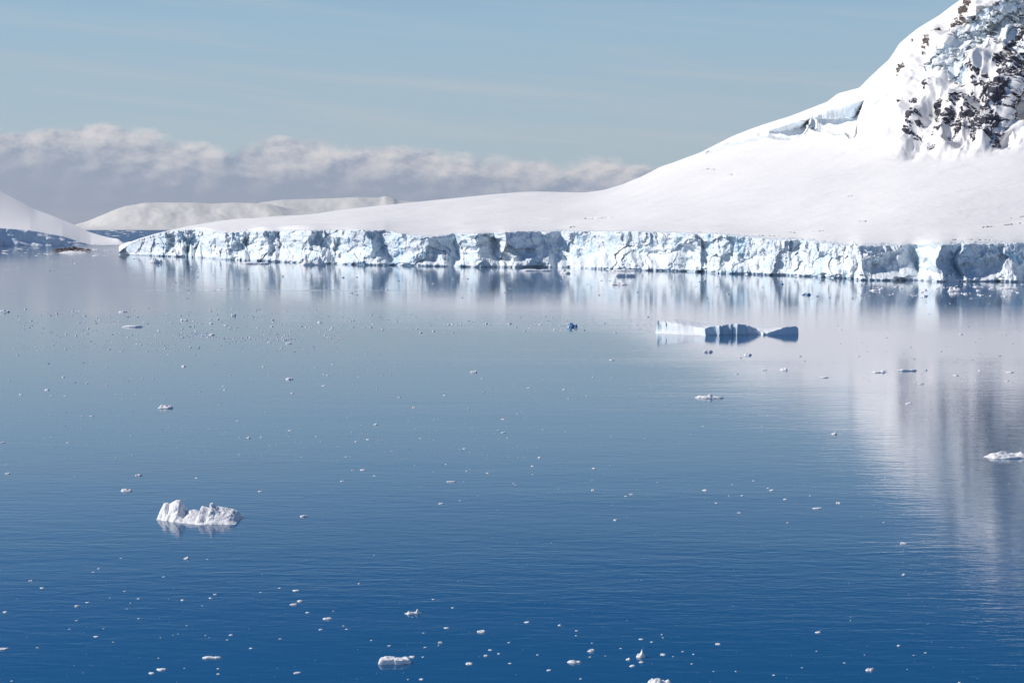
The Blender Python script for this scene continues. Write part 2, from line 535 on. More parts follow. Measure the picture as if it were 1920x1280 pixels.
def rfield(px, py):
    a = np.interp(px, ug, UT); b = np.interp(px, ug, US)
    t = (a - py) / (a - b) * (len(ts) - 1)
    j = np.clip((px - ug[0]) / 2.0, 0, len(ug) - 1.001)
    t0 = np.clip(np.floor(t).astype(int), 0, len(ts) - 2); j0 = np.floor(j).astype(int)
    ft = np.clip(t - t0, -40, 40); fj = j - j0
    return (RF[t0, j0] * (1 - fj) + RF[t0, j0 + 1] * fj) * (1 - ft) + (RF[t0 + 1, j0] * (1 - fj) + RF[t0 + 1, j0 + 1] * fj) * ft
R = rfield(GPX, GPY)
# walls that stand upright in the slopes: the surface falls back in depth, with a crisp foot
def walls(px, py):
    dY = np.zeros(px.shape)
    nz = fbm(px / 26.0, py / 22.0, 9.0, 4)
    # bench along the shoulder
    c = I(px, [(1318, 289), (1331, 281), (1380, 262), (1444, 242), (1500, 225), (1516, 218), (1545, 205), (1579, 194), (1620, 186)]) + 1.2 * fbm(px / 15.0, 1.0, 4.0, 3)
    h = I(px, [(1322, 0), (1335, 3), (1400, 5), (1440, 7), (1462, 18), (1485, 25), (1503, 22), (1513, 7), (1522, 20), (1548, 42), (1580, 54), (1600, 50), (1612, 22), (1618, 0)]) * (1 + 0.18 * fbm(px / 22.0, 5.0, 1.0, 3))
    s_ = py - c
    turn = 0.95 * (np.clip(px - 1440, 0, 72) * (px < 1516) + np.clip(px - 1516, 0, 104) * (px >= 1516))
    k1, k2, ee, ex_, ey_ = cells((px + 0.6 * py) / 19.0, (py - 0.2 * px) / 12.0, 21)
    w_ = (rfield(px, c) - 0.42 * s_ - rfield(px, py)) * (s_ > 0) + (0.34 * turn + 1.6 * fbm(px / 40.0, py / 30.0, 9.0, 2)) * sstep(0, np.maximum(h * 0.6, 6), s_)
    dY += np.maximum(w_, 0) * sstep(h + 5.0, h, s_) * (h > 0.5)
    # smaller step to the right of it
    c = I(px, [(1600, 203), (1615, 207), (1640, 193), (1668, 171)]); s_ = py - c
    h = I(px, [(1600, 0), (1612, 7), (1640, 6), (1662, 2), (1667, 0)])
    dY += (rfield(px, c) - 0.15 * s_ - rfield(px, py)) * (s_ > 0) * sstep(h + 1.5, h, s_) * (h > 0.3)
    # hanging ice: its broken side faces right
    c2 = I(py, [(-300, 1990), (-140, 1930), (-20, 1885), (0, 1872), (20, 1839), (39, 1805), (90, 1764), (129, 1715), (167, 1692), (200, 1688)])
    s2 = px - c2 + 7.0 * fbm(px / 34.0, py / 34.0, 12.0, 4)
    foot_ = I(px, [(1680, 172), (1692, 168), (1715, 143), (1735, 131), (1759, 134), (1785, 143), (1805, 147), (1822, 131), (1839, 111), (1852, 62), (1875, 68), (1902, 88), (1935, 112), (2000, 150)]) + 1.5 * fbm(px / 9.0, 2.0, 8.0, 3)
    q1, q2, qe, qx_, qy_ = cells((px + 5 * fbm(px / 25., py / 25., 3., 2)) / 30.0, (py + 0.5 * px) / 22.0, 31)
    w2 = np.clip(0.27 * s2, 0, 17) + sstep(2, 18, s2) * (2.2 * (q1 - 0.5) + 5 * (q2 - 0.45) * qx_ + 2 * nz + 0.05 * fbm(px / 9.0, py / 9.0, 1.0, 3))
    dY += np.maximum(w2, 0) * sstep(0, 5, s2) * sstep(foot_ + 2, foot_ - 1, py) * sstep(1680, 1700, px)
    # right flank of the buttress
    c4 = I(py, [(40, 1946), (110, 1930), (144, 1912), (200, 1890), (262, 1874), (300, 1880)]) + 4 * fbm(py / 20.0, 3.0, 1.0, 3)
    f4 = I(px, [(1870, 263), (1878, 263), (1892, 261), (1920, 250), (1980, 222), (2060, 180)])
    s4 = px - c4
    dY += np.clip(0.60 * s4, 0, 36) * sstep(f4 + 2.5, f4 - 1, py) * sstep(118, 150, py)
    # open cracks of the snowfield
    for (x0, x1, y0, y1, wd) in ((1094, 1152, 406.5, 406, 2.4), (1066, 1081, 423, 423, 1.8), (982, 1006, 415, 413, 0.7), (1322, 1345, 319, 320, 1.2), (1366, 1378, 326, 328, 1.6),
                                 (1610, 1630, 415, 414.5, 1.3), (1480, 1500, 434, 436, 1.2), (1520, 1548, 434, 433, 1.2), (1400, 1470, 441, 442, 1.0),
                                 (1585, 1602, 366, 366, 0.9), (1840, 1920, 425, 416, 1.0), (1780, 1860, 449, 450, 1.0), (1880, 1925, 409, 404, 0.8)):
        yl = y0 + (y1 - y0) * (px - x0) / (x1 - x0) + 0.9 * fbm(px / 9.0, y0, 1.0, 3)
        w3 = wd * (0.7 + 0.9 * fbm(px / 6.0, y0, 3.0, 3)) * sstep(x0 - 2, x0 + 5, px) * sstep(x1 + 2, x1 - 5, px)
        s_ = py - yl
        dY += 3.2 * np.clip(s_, 0, 4) * (s_ < w3)
    return dY
DW = walls(GPX, GPY)
R = R + DW
lipS = np.interp(cpx, cpx, blur(lipY, 26, 0))
lipL = blur(blur(lipY, 150, 0), 150, 0)
up_ = yt[None, :] - GPY
AL = np.interp(gx, cpx, lipL) + 5.0 - np.interp(gx, ug, RF[0])
AS = np.interp(gx, cpx, lipS) + 5.0 - (R[0] + AL)
R += AL[None, :] * np.exp(-np.clip(IS(gx, TOP, 60)[None, :] - GPY, 0, 999) / np.minimum(60.0, (yt - ys) * 0.6)[None, :])
AS = AS + (AL - AL * np.exp(-np.clip(IS(gx, TOP, 60) - yt, 0, 999) / np.minimum(60.0, (yt - ys) * 0.6)))
R += AS[None, :] * np.exp(-up_ / np.minimum(11.0, (yt - ys) * 0.3)[None, :])
rx, rz = ray(GPX, GPY)
P = np.stack([rx * R, R, H + rz * R], -1)
P[..., 2] = np.maximum(P[..., 2], 0.3)
def normals(P):
    du = np.gradient(P, axis=1); dv = np.gradient(P, axis=0)
    n = np.cross(du, dv); n /= np.linalg.norm(n, axis=-1)[..., None] + 1e-9
    n[n[..., 2] < 0] *= -1
    return n
Nn = normals(P)
wxX, wyY = P[..., 0], P[..., 1]
px, py = GPX, GPY
# gentle rolls of the snowfield
off = 7.5 * fbm(wxX / 170.0, wyY / 120.0, 0.2, 4, 0.35) * sstep(0.02, 0.15, tt) * sstep(233, 500, px)
# mountain mask
foot = I(px, [(1380, 150), (1500, 230), (1600, 285), (1700, 300), (1800, 305), (1920, 290), (2250, 285)])
mt = sstep(8, -40, py - foot) * sstep(1430, 1620, px)
rock_zone = mt * sstep(1640, 1720, px) * sstep(-60, -20, I(py, [(-300, 1960), (0, 1872), (20, 1845), (39, 1805), (90, 1764), (129, 1715), (167, 1690), (300, 1680)]) * -1 + px + 0)
sil_d = py - np.interp(px, gx, ys)
fade = sstep(0, 14, sil_d)
gul = ridged((px + 0.35 * py) / 46.0, py / 110.0, 3.0, 3, 0.4) - 0.8
off = off + 7.0 * gul * rock_zone * fade
off = off + 0.45 * (ridged((px + 0.25 * py) / 11.0, py / 60.0, 1.0, 3, 0.5) - 0.9) * rock_zone * fade
crag = fbm(px / 58.0, py / 46.0, 7.0, 5, 0.36)
off = off + 15.0 * crag * rock_zone * fade
off = off + (1.6 * fbm(px / 60.0, py / 40.0, 2.0, 4, 0.4) + 0.05 * fbm(px / 6.0, py / 5.0, 2.5, 3)) * mt * (0.35 + 0.65 * fade)
# two spurs
for (x0, y0, x1, y1, a, wd) in ((1839, 108, 1812, 205, 9, 12), (1900, 120, 1845, 262, 12, 18), (1745, 160, 1700, 235, 6, 12), (1790, 165, 1765, 240, 7, 11)):
    tl = np.clip(((px - x0) * (x1 - x0) + (py - y0) * (y1 - y0)) / ((x1 - x0) ** 2 + (y1 - y0) ** 2), 0, 1)
    dd = np.hypot(px - (x0 + tl * (x1 - x0)), py - (y0 + tl * (y1 - y0)))
    off = off + a * np.clip(1 - dd / (wd * 1.6), 0, 1) ** 1.2
P = P + Nn * (0.55 * off)[..., None]
P[..., 2] = np.where(GPX < 300, np.maximum(P[..., 2], 0.3), P[..., 2])

# far side of the ridge
back = []
last = P[-1]
for k in range(1, 14):
    q = last.copy()
    f_ = 1 + 0.03 * k + 0.004 * k * k
    q[:, 0] *= f_; q[:, 1] *= f_
    q[:, 2] = last[:, 2] - (last[:, 2] + 3) * (k / 13.0) ** 1.6
    back.append(q)
PB = np.concatenate([P, np.array(back)], 0)
# split: mountain above its foot, snowfield below
fcx = 0.25 * (GPX[:-1, :-1] + GPX[1:, 1:] + GPX[:-1, 1:] + GPX[1:, :-1]); fcy = 0.25 * (GPY[:-1, :-1] + GPY[1:, 1:] + GPY[:-1, 1:] + GPY[1:, :-1])
ismt = (fcx > 1535) & (fcy < I(fcx, [(1535, 200), (1600, 268), (1700, 290), (1800, 297), (1920, 282), (2250, 278)]))
ismt = np.concatenate([ismt, np.repeat(ismt[-1:], 13, 0)], 0)
# broken walls: blue ice of the inside, plus blue shade put into the colour
wall = (DW[:-1, :-1] > 1.2) & (DW[1:, 1:] > 1.2)
wall &= ~((fcx > 1868) & (fcy > 112))
wall = np.concatenate([wall, np.zeros((13, wall.shape[1]), bool)], 0)
for nm, obn, mk_ in (('glacier', 'snowfield', ~ismt), ('mountain', 'mountain', ismt)):
    me_ = grid_mesh(obn, PB, mk_)
    o_ = add(nm, me_, None, kind='structure')
    me_.materials.append(M_SNOW); me_.materials.append(M_WALL)
    me_.polygons.foreach_set('material_index', wall[mk_].astype(np.int32))
    if nm == 'glacier': snowfield = o_
    else: mountain = o_

# the ice cliff, with its crumbling lip laid back over the snow
XC = RX * YC
lip = []
slope = blur(np.clip((P[20, :, 2] - P[0, :, 2]) / np.maximum(P[20, :, 1] - P[0, :, 1], 0.5), 0, 0.6), 10, 0)
sl_c = np.interp(cpx, gx, slope); z0_c = np.interp(cpx, gx, P[0, :, 2]); y0_c = np.interp(cpx, gx, P[0, :, 1])
for k, (inn, dzz) in enumerate(((0.6, 0.3), (1.6, 0.45), (3.0, 0.45), (5.0, 0.40), (7.5, 0.35), (10.0, 0.2), (13.0, -0.1), (17.0, -1.2))):
    yy = lipY + inn
    zs_ = z0_c + sl_c * (yy - y0_c)
    f1 = min(1, inn / 5.0)
    zz = LIPZ * (1 - f1) + zs_ * f1 + (dzz + 0.30 * fbm(s_arc / 2.5, inn / 3.0, 2.0, 3)) * edge[0]
    lip.append(np.stack([RX[0] * yy, yy, zz], -1))
PCf = np.concatenate([np.stack([XC, YC, ZC], -1), np.array(lip)], 0)
add('ice_cliff', grid_mesh('ice_cliff', PCf, None, True), M_CLIFF, parent=snowfield)

# rock outcrops of the face: crags standing proud of the snow
def sampler():
    Nf = normals(P)
    def f(qx, qy):
        j = np.interp(qx, gx, np.arange(len(gx)))
        a = np.interp(qx, gx, yt); b = np.interp(qx, gx, ys)
        t = np.clip((qy - a) / (b - a), 0, 1) * (NR - 1)
        j0 = np.clip(np.floor(j).astype(int), 0, len(gx) - 2); t0 = np.clip(np.floor(t).astype(int), 0, NR - 2)
        fj = (j - j0)[..., None]; ft = (t - t0)[..., None]
        def s(A): return (A[t0, j0] * (1 - fj) + A[t0, j0 + 1] * fj) * (1 - ft) + (A[t0 + 1, j0] * (1 - fj) + A[t0 + 1, j0 + 1] * fj) * ft
        return s(P), s(Nf)
    return f
samp = sampler()
# x0, y0, x1, y1, tilt, cover, material
ROCKS = [(1695, 208, 1730, 250, 0.3, 0.5, 0), (1736, 186, 1778, 208, -0.2, 0.0, 0), (1750, 200, 1803, 248, -0.4, 0.6, 0), (1808, 198, 1838, 230, 0, 0.8, 0),
         (1833, 156, 1882, 190, 0.3, 0.9, 0), (1822, 130, 1850, 158, -0.5, 0.4, 0), (1812, 214, 1882, 272, -0.3, 1.3, 0), (1862, 162, 1906, 222, -0.7, 1.0, 0),
         (1876, 82, 1930, 165, -0.2, 0.9, 0), (1852, 86, 1878, 112, 0.2, 0.3, 0), (1732, 256, 1756, 284, 0.9, 0.0, 0), (1720, 150, 1752, 168, 0, 0.0, 0),
         (1706, 176, 1718, 194, 1, 0.1, 0), (1682, 186, 1693, 198, 0.4, 0.3, 0), (1782, 168, 1832, 205, -0.6, 0.6, 0), (1900, 40, 1940, 80, 0, 0.3, 0),
         (1690, 240, 1722, 256, 0.2, -0.1, 0), (1838, 88, 1856, 98, 0, -0.2, 0),
         (1778, -14, 1834, 52, -1.15, 1.2, 1), (1748, 46, 1780, 68, -0.8, 0.5, 1), (1720, 66, 1758, 98, -0.8, 0.5, 1), (1705, 72, 1716, 80, 0, 0.3, 1),
         (1680, 118, 1696, 142, -0.9, 0.0, 1)]
for (x0, y0, x1, y1, tilt, cover, mi) in ROCKS:
    mg = 5.0
    qx, qy = np.meshgrid(np.arange(x0 - mg, x1 + mg, 0.55), np.arange(y1 + mg, y0 - mg, -0.55))
    cxx, cyy = (x0 + x1) / 2, (y0 + y1) / 2
    ca, sa = math.cos(tilt), math.sin(tilt)
    ex = ((qx - cxx) * ca + (qy - cyy) * sa); ey = (-(qx - cxx) * sa + (qy - cyy) * ca)
    if mi == 1 and (y1 - y0) > 20:
        hw, hh_ = math.hypot(x1 - x0, y1 - y0) / 2 * 0.95, 5.5
    else:
        hw = (x1 - x0) / 2 * (0.9 + 0.25 * abs(sa)); hh_ = (y1 - y0) / 2 * (1.0 - 0.15 * abs(sa))
    rr = np.sqrt((ex / hw) ** 2 + (ey / hh_) ** 2) + 0.35 * fbm(qx / 9.0, qy / 9.0, 4.4, 3)
    Pb, Nb = samp(qx, qy)
    cr = 1.7 * fbm((qx + 0.5 * qy) / 11.0, (qy - 0.3 * qx) / 8.0, 31.0, 5, 0.52) + 0.9 * (ridged((qx + qy * 0.6) / 8.0, qy / 8.0, 6.0, 4, 0.55) - 1.1)
    h_ = 0.85 * cr + 2.9 * fbm((qx + 0.4 * qy) / 20.0, qy / 15.0, 77.0, 3, 0.4) + (cover - 0.25) - 2.6 * np.clip(rr - 0.55, -0.2, 3)
    # facets
    fa, fb, fe, fgx, fgy = cells((qx + 2 * fbm(qx / 8., qy / 8., 2., 2)) / 4.5, qy / 4.0, 44)
    h_ = h_ + 0.5 * (fa - 0.5) + 1.2 * (fb - 0.5) * fgx + 0.5 * fgy
    keep = h_ > -1.2
    Q = Pb + Nb * (h_ * 0.75)[..., None]
    km = keep[:-1, :-1] | keep[1:, 1:] | keep[1:, :-1] | keep[:-1, 1:]
    if km.sum() < 20: continue
    add('rock_outcrop', grid_mesh('rock_outcrop', Q, km, True), M_TAN if mi else M_ROCK, parent=mountain)

# ------------------------------------------------------------------ low snow island at the left edge
def island(name, sil, base, ctop, R_add, parent_kind='structure', x0=-160, x1=232, nx=260, nr=120, depth_pow=1.0, amp=1.0):
    gx_ = np.linspace(x0, x1, nx)
    yb = IS(gx_, base, 8); ysl = np.minimum(IS(gx_, sil, 10), yb - 0.6); yc = np.clip(I(gx_, ctop), ysl + 0.3, yb - 0.2)
    Yb = sea_depth(yb)
    rows = []
    sx = gx_ / F * Yb
    # cliff rows
    for k in range(22):
        vv = k / 21.0
        dd = 5 * fbm(sx / 26.0, vv * 1.2, 3.0, 3) + 1.0 * fbm(sx / 8, vv * 3, 1.0, 3) + 0.30 * np.maximum(gx_ + 30, 0)
        Y_ = Yb + 10 * vv + dd * amp
        yy = yb + (yc - yb) * vv
        r1, r2 = ray(gx_, yy)
        zz = H + r2 * Y_
        if k == 0: zz = zz * 0 - 1.5
        rows.append(np.stack([r1 * Y_, Y_, zz], -1))
    Yl = rows[-1][:, 1]
    for k in range(1, nr):
        vv = k / (nr - 1.0)
        Y_ = Yl + (I(gx_, [(-160, 4200), (0, 2700), (100, 1500), (167, 700), (215, 200), (231, 30)]) * vv ** 1.5)
        Y_ = Y_ + (blur(Yl, 40, 0) - Yl) * min(1, vv * 6)
        Y_ = Y_ * vv ** 0.3 + (1 - vv ** 0.3) * Yl if False else Y_
        yy = yc + (ysl - yc) * vv
        r1, r2 = ray(gx_, yy)
        rows.append(np.stack([r1 * Y_, Y_, H + r2 * Y_ + amp * 1.0 * fbm(gx_ / 90, vv * 2, 2.2, 3) * vv * (1 - vv)], -1))
    last = rows[-1]
    for k in range(1, 8):
        q = last.copy(); q[:, 0] *= 1 + 0.04 * k; q[:, 1] *= 1 + 0.04 * k; q[:, 2] = last[:, 2] * (1 - (k / 7.0) ** 1.5) - 2 * k / 7
        rows.append(q)
    A = np.array(rows)
    mk = np.zeros((len(rows) - 1, nx - 1), bool); mk[:21] = True
    return A, mk

A, mk = island('snow_island', [(-160, 262), (-60, 322), (0, 358), (33, 375), (67, 393), (100, 405), (140, 422), (167, 435), (195, 443), (210, 446.5), (222, 447.5), (228, 452), (231, 459)],
               [(-160, 462), (0, 461), (100, 461.5), (150, 461.5), (231, 461)], [(-160, 424), (0, 428), (57, 432), (117, 443), (150, 454), (170, 459), (231, 460)], 420, nx=420)
isl = add('snow_island', grid_mesh('island_snow', A, ~mk), M_SNOW, kind='structure')
add('ice_cliff', grid_mesh('island_cliff', A, mk), M_CLIFF, parent=isl)

# ------------------------------------------------------------------ far snow-covered islands
def far_island(x0, x1, sil, basey, Y0, Y1, seed, amp):
    nx, nr = 500, 120
    gx_ = np.linspace(x0, x1, nx); rows = []
    ysl = IS(gx_, sil, 6)
    for k in range(nr):
        vv = k / (nr - 1.0)
        Y_ = Y0 + (Y1 - Y0) * vv
        r1, r2 = ray(gx_, ysl)
        ztop = np.maximum(H + r2 * Y1, 0.0)
        shape = sstep(-0.05, 1.0, vv) ** 0.8
        z = ztop * shape + amp * (fbm(gx_ / 90.0 + seed, vv * 1.3, 2.0, 4, 0.4)) * np.sin(math.pi * vv) ** 0.7 * np.minimum(1, ztop / 60.0)
        rr1, _ = ray(gx_, 420.0)
        rows.append(np.stack([rr1 * Y_, Y_ + 0 * gx_, np.where(vv == 0, -3, z)], -1))
    last = rows[-1]
    for k in range(1, 6):
        q = last.copy(); q[:, 1] += 300 * k; q[:, 2] = last[:, 2] * (1 - k / 5.0) - 5
        rows.append(q)
    return np.array(rows)

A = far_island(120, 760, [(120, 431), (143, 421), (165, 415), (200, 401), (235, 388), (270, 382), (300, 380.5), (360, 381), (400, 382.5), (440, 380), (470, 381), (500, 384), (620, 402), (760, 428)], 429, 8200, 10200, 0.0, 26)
add('far_snow_island', grid_mesh('far_snow_island', A), M_SHADESNOW, kind='structure')
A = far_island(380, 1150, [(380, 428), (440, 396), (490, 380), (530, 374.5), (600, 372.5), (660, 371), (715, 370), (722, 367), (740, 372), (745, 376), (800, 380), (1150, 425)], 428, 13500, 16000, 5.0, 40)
add('distant_snow_island', grid_mesh('distant_snow_island', A), M_SHADESNOW, kind='structure')

# ------------------------------------------------------------------ floating ice
def tag(o, label, cat, group=None):
    o['label'] = label; o['category'] = cat
    if group: o['group'] = group
    return o

def heightfield_ice(name, cx, cyy, u, ww, Zf, mat, label, cat, rot=0.0, skirt=0.8):
    """ice standing in the sea: height field Z(u, w) in metres (x along, y away), closed below the waterline"""
    x_, y_ = on_sea(cx, cyy)
    Uu, Ww = np.meshgrid(u, ww)
    Pn = np.stack([Uu, Ww, Zf], -1)
    # side walls: pull the rim down under water
    me = grid_mesh(name, Pn, ((Zf[:-1, :-1] > -skirt) | (Zf[1:, 1:] > -skirt) | (Zf[1:, :-1] > -skirt) | (Zf[:-1, 1:] > -skirt)))
    o = add(name, me, mat)
    o.location = (x_, y_, 0); o.rotation_euler = (0, 0, rot)
    return tag(o, label, cat)

# the jagged white growler with two humps
def px2m(py): return float(sea_depth(py)) / F
k = px2m(973)
prof = np.array([(495, 600), (500, 575), (506, 540), (520, 500), (540, 470), (565, 456), (590, 455), (612, 458), (635, 450), (660, 438), (690, 425), (722, 422), (745, 455), (762, 492), (790, 540), (810, 528), (835, 517),
                 (870, 515), (905, 528), (925, 548), (942, 535), (952, 472), (985, 474), (1015, 485), (1038, 500), (1043, 438), (1066, 438), (1090, 462), (1130, 480), (1200, 490), (1270, 512), (1305, 540), (1325, 570), (1345, 600)])
u = np.linspace(-4.6, 4.6, 330)
X_ = (373 + u / k - 200) * 5.333
hp = (600 - np.interp(X_, prof[:, 0], prof[:, 1])) / 5.333 * k
hp = np.where((X_ < 497) | (X_ > 1343), -1.5, hp)
ww = np.linspace(-2.4, 2.8, 130)
U, Wg = np.meshgrid(u, ww)
HP = np.broadcast_to(hp, U.shape)
hp = np.where(hp > 0, blur(hp, 8, 0), hp)
cw = np.interp(u, [-4.4, -3, -1.3, -0.4, 1.0, 4.4], [1.0, 0.9, 0.5, 0.2, 0.0, 0.2])      # ridge line in depth
wf = np.interp(u, [-4.5, -4.0, -2, 0, 1, 3.5, 4.3], [0.4, 1.2, 1.6, 2.0, 2.1, 2.0, 0.9])   # reach towards the ship
wb = np.interp(u, [-4.5, -4, -2, 0, 3, 4.3], [0.4, 0.9, 1.4, 1.1, 1.6, 0.5])
q = Wg - cw[None, :] + 0.25 * fbm(U * 0.9, Wg * 0.9, 1.0, 3)
cross = np.where(q < 0, 1 - (np.clip(-q / wf, 0, 2)) ** 1.4, 1 - (np.clip(q / wb, 0, 2)) ** 1.8)
Zg = np.where(HP > 0, HP * np.clip(cross, 0, 1), HP) + np.where(cross < 0, 2.5 * cross - 0.1, 0)
mm_ = sstep(0.0, 0.4, Zg)
Zg = Zg + mm_ * (0.085 * (ridged(U * 1.0 + 0.5 * Wg, Wg * 1.6, 3.0, 4, 0.5) - 0.75) + 0.035 * fbm(U * 4, Wg * 4, 2.0, 3))
Zg = np.maximum(Zg, -1.6)
Zg = Zg - 0.30 * np.exp(-((U - (605 / 5.333 + 200 - 373) * k) / 0.13) ** 2 - ((Wg - 0.2) / 0.5) ** 2)
Zg = Zg - 0.35 * np.exp(-((U - 0.85) / 0.5) ** 2 - ((Wg + 1.6) / 0.5) ** 2) * mm_
heightfield_ice('growler', 373, 973, u, ww, Zg, M_ICE, 'jagged white growler with two humps and a low saddle between, at lower left', 'iceberg')

# the long tabular iceberg: gently dished white top, front broken off in shaded faces
k = px2m(626)
u = np.linspace(-15.5, 15.5, 520)
X_ = (1363 + u / k - 1180) * 5.05
fe = np.interp(X_, [255, 262, 280, 450, 560, 640, 690, 745, 870, 980, 1010, 1090, 1150, 1200, 1240, 1275, 1330, 1390, 1450, 1520, 1572, 1584, 1594, 1600],
               [0, 20, 90, 96, 76, 66, 64, 82, 96, 108, 110, 97, 78, 48, 20, 14, 30, 50, 74, 80, 86, 70, 66, 0]) / 5.05 * k
fe = fe + 0.10 * fbm(u / 1.1, 3.0, 1.0, 4) * (fe > 0.4)
back = np.interp(X_, [255, 262, 275, 450, 600, 780, 950, 1010, 1150, 1350, 1592, 1600],
                 [0, 60, 128, 128, 108, 78, 66, 66, 56, 50, 58, 0]) / 5.05 * k
ww = np.linspace(-7, 8, 200)
U, Wg = np.meshgrid(u, ww)
bi = np.interp(X_, [255, 300, 500, 690, 745, 800, 850, 900, 985, 1010, 1240, 1420, 1592, 1600], [2.2, 1.3, -2.2, -5.0, -3.2, -3.0, -2.6, -2.1, -1.5, -1.7, -0.4, 0, 0, 0])
bi = np.where(X_ > 1242, np.interp(X_, [1242, 1592], [-3.0, -1.0]), bi)
rib = 0.9 * np.exp(-((X_ - 826) / 14) ** 2) + 0.5 * np.exp(-((X_ - 858) / 8) ** 2) + 1.1 * np.exp(-((X_ - 998) / 17) ** 2) + 0.5 * np.exp(-((X_ - 955) / 10) ** 2) + 0.35 * np.exp(-((X_ - 1120) / 12) ** 2)
XW = X_[None, :] + 16.0 * fbm(Wg * 2.2, 1.0, 3.0, 3)
rib2 = 0.9 * np.exp(-((XW - 826) / 15) ** 2) + 0.45 * np.exp(-((XW - 860) / 9) ** 2) + 1.0 * np.exp(-((XW - 998) / 19) ** 2) + 0.5 * np.exp(-((XW - 952) / 11) ** 2) + 0.35 * np.exp(-((XW - 1120) / 14) ** 2)
fw = bi[None, :] - rib2 + np.interp(X_, [680, 700, 1230, 1250], [0.10, 0.35, 0.35, 0.16])[None, :] * fbm(U / 1.9, Wg * 0.15, 5.0, 4, 0.4)
bw = np.interp(X_, [255, 300, 500, 1000, 1500, 1592, 1600], [3.0, 5.2, 6.4, 6.0, 4.2, 2.5, 1.5])[None, :] + 0.4 * fbm(U / 2.0, 3.0, 1.0, 3)
tq = np.clip((Wg - fw) / (bw - fw), 0, 1)
dish = fe[None, :] * (1 - tq ** 0.8) + back[None, :] * tq ** 0.8 - 0.22 * np.sin(math.pi * tq)
steep = np.interp(X_, [255, 300, 600, 690, 745, 1592], [1.2, 2.6, 3.4, 1.6, 0.38, 0.38])[None, :]
rise = sstep(-0.05, 1.0, (Wg - fw + 0.10 * fbm(U / 1.8, Wg / 0.7, 6.0, 4, 0.5) * (X_[None, :] > 690)) / steep)
fall = sstep(0.0, 0.6, bw - Wg + 0.0)
Zg = dish * rise * fall + 0.05 * fbm(U / 1.2, Wg / 1.2, 2.0, 4) * rise
Zg = np.where((Wg < fw) | (Wg > bw), -1.2, Zg)
Zg = np.where((X_[None, :] < 257) | (X_[None, :] > 1598), -1.2, Zg)
Zg = Zg - 0.5 * np.exp(-((X_[None, :] - 318) / 11) ** 2 - ((Wg - fw - 1.3) / 0.6) ** 2) * rise - 0.5 * np.exp(-((X_[None, :] - 365) / 5) ** 2 - ((Wg - fw - 2.2) / 0.8) ** 2) * rise
heightfield_ice('iceberg', 1363, 626, u, ww, Zg, M_BERG, 'long low iceberg with dark blue shaded faces and a white left end', 'iceberg')

# generic irregular floes
def floe_mesh(seed, nr_=8, nlon=22, flat=0.25, lump=0.5, horns=0, soft=0.25):
    """a raft or block of ice: ragged outline, steep sides, uneven top"""
    rs = np.random.RandomState(seed)
    th = np.linspace(0, 2 * math.pi, nlon, endpoint=False)
    rad = 1 + 0.40 * fbm(np.cos(th) * 1.1 + seed, np.sin(th) * 1.1, seed * 0.7, 4)
    rows = []
    for i, (r, z) in enumerate([(0.86, -0.9), (0.97, -0.15)] + [(q, None) for q in np.linspace(1.0, 0.02, nr_)]):
        x = np.cos(th) * rad * r; y = np.sin(th) * rad * r
        if z is None:
            e = min(1.0, (1 - r) / soft)
            zz = (0.10 + 0.90 * e ** 0.6) * (1 + lump * 1.3 * fbm(x * 1.3 + seed * 3.1, y * 1.3, 2.0, 4, 0.6))
            for hn in range(horns):
                hx = math.cos(seed * 1.3 + hn * 2.4) * 0.62
                zz = zz + (1.5 - 0.5 * hn) * e * np.exp(-((x - hx) / 0.17) ** 2 - (y / 0.5) ** 2)
            zz = np.maximum(zz, 0.05)
        else:
            zz = np.full(x.shape, z)
        rows.append(np.stack([x, y, zz], -1))
    A = np.array(rows)
    A[..., 0] *= 0.5; A[..., 1] *= 0.5; A[..., 2] *= flat
    n_ = len(rows)
    i = np.arange(n_ * nlon).reshape(n_, nlon)
    i = np.concatenate([i, i[:, :1]], 1)
    f = np.stack([i[:-1, :-1], i[:-1, 1:], i[1:, 1:], i[1:, :-1]], -1).reshape(-1, 4)
    me = mesh_from('floe', A.reshape(-1, 3), f, True)
    return me

FLAT = [floe_mesh(s, flat=0.10, lump=0.5) for s in (1, 2, 3, 4)]
LUMP = [floe_mesh(s, flat=0.16, lump=1.1, soft=0.5) for s in (11, 12, 13, 14, 15)]
HORN = [floe_mesh(s, flat=0.11, lump=0.9, horns=2) for s in (21, 22, 23)]
BIG = [floe_mesh(s, 22, 72, fl, lm, hn, sf) for s, fl, lm, hn, sf in ((31, 0.09, 0.5, 0, 0.12), (32, 0.10, 0.3, 0, 0.08), (33, 0.20, 0.7, 0, 0.4), (34, 0.12, 0.9, 2, 0.35), (35, 0.08, 0.5, 1, 0.3), (36, 0.11, 1.2, 0, 0.3))]
for me in FLAT + LUMP + HORN + BIG: me.materials.append(M_ICE)
BLUE = [m.copy() for m in (LUMP[0], LUMP[2], BIG[2])]
for me in BLUE:
    me.materials.clear(); me.materials.append(M_DARKICE)

def put(me, px_, py_, wpx, name, label, cat, group=None, asp=0.7, zs=1.0, rot=None, seed=0):
    rs = random.Random(int(px_ * 7 + py_ * 13 + seed))
    o = bpy.data.objects.new(name, me)
    COL.objects.link(o)
    x_, y_ = on_sea(px_, py_)
    wm = wpx * y_ / F
    o.location = (x_, y_, 0)
    o.scale = (wm, wm * asp, wm * zs)
    o.rotation_euler = (0, 0, rs.uniform(-0.35, 0.35) + (math.pi if rs.random() < 0.5 else 0) if rot is None else rot)
    return tag(o, label, cat, group)

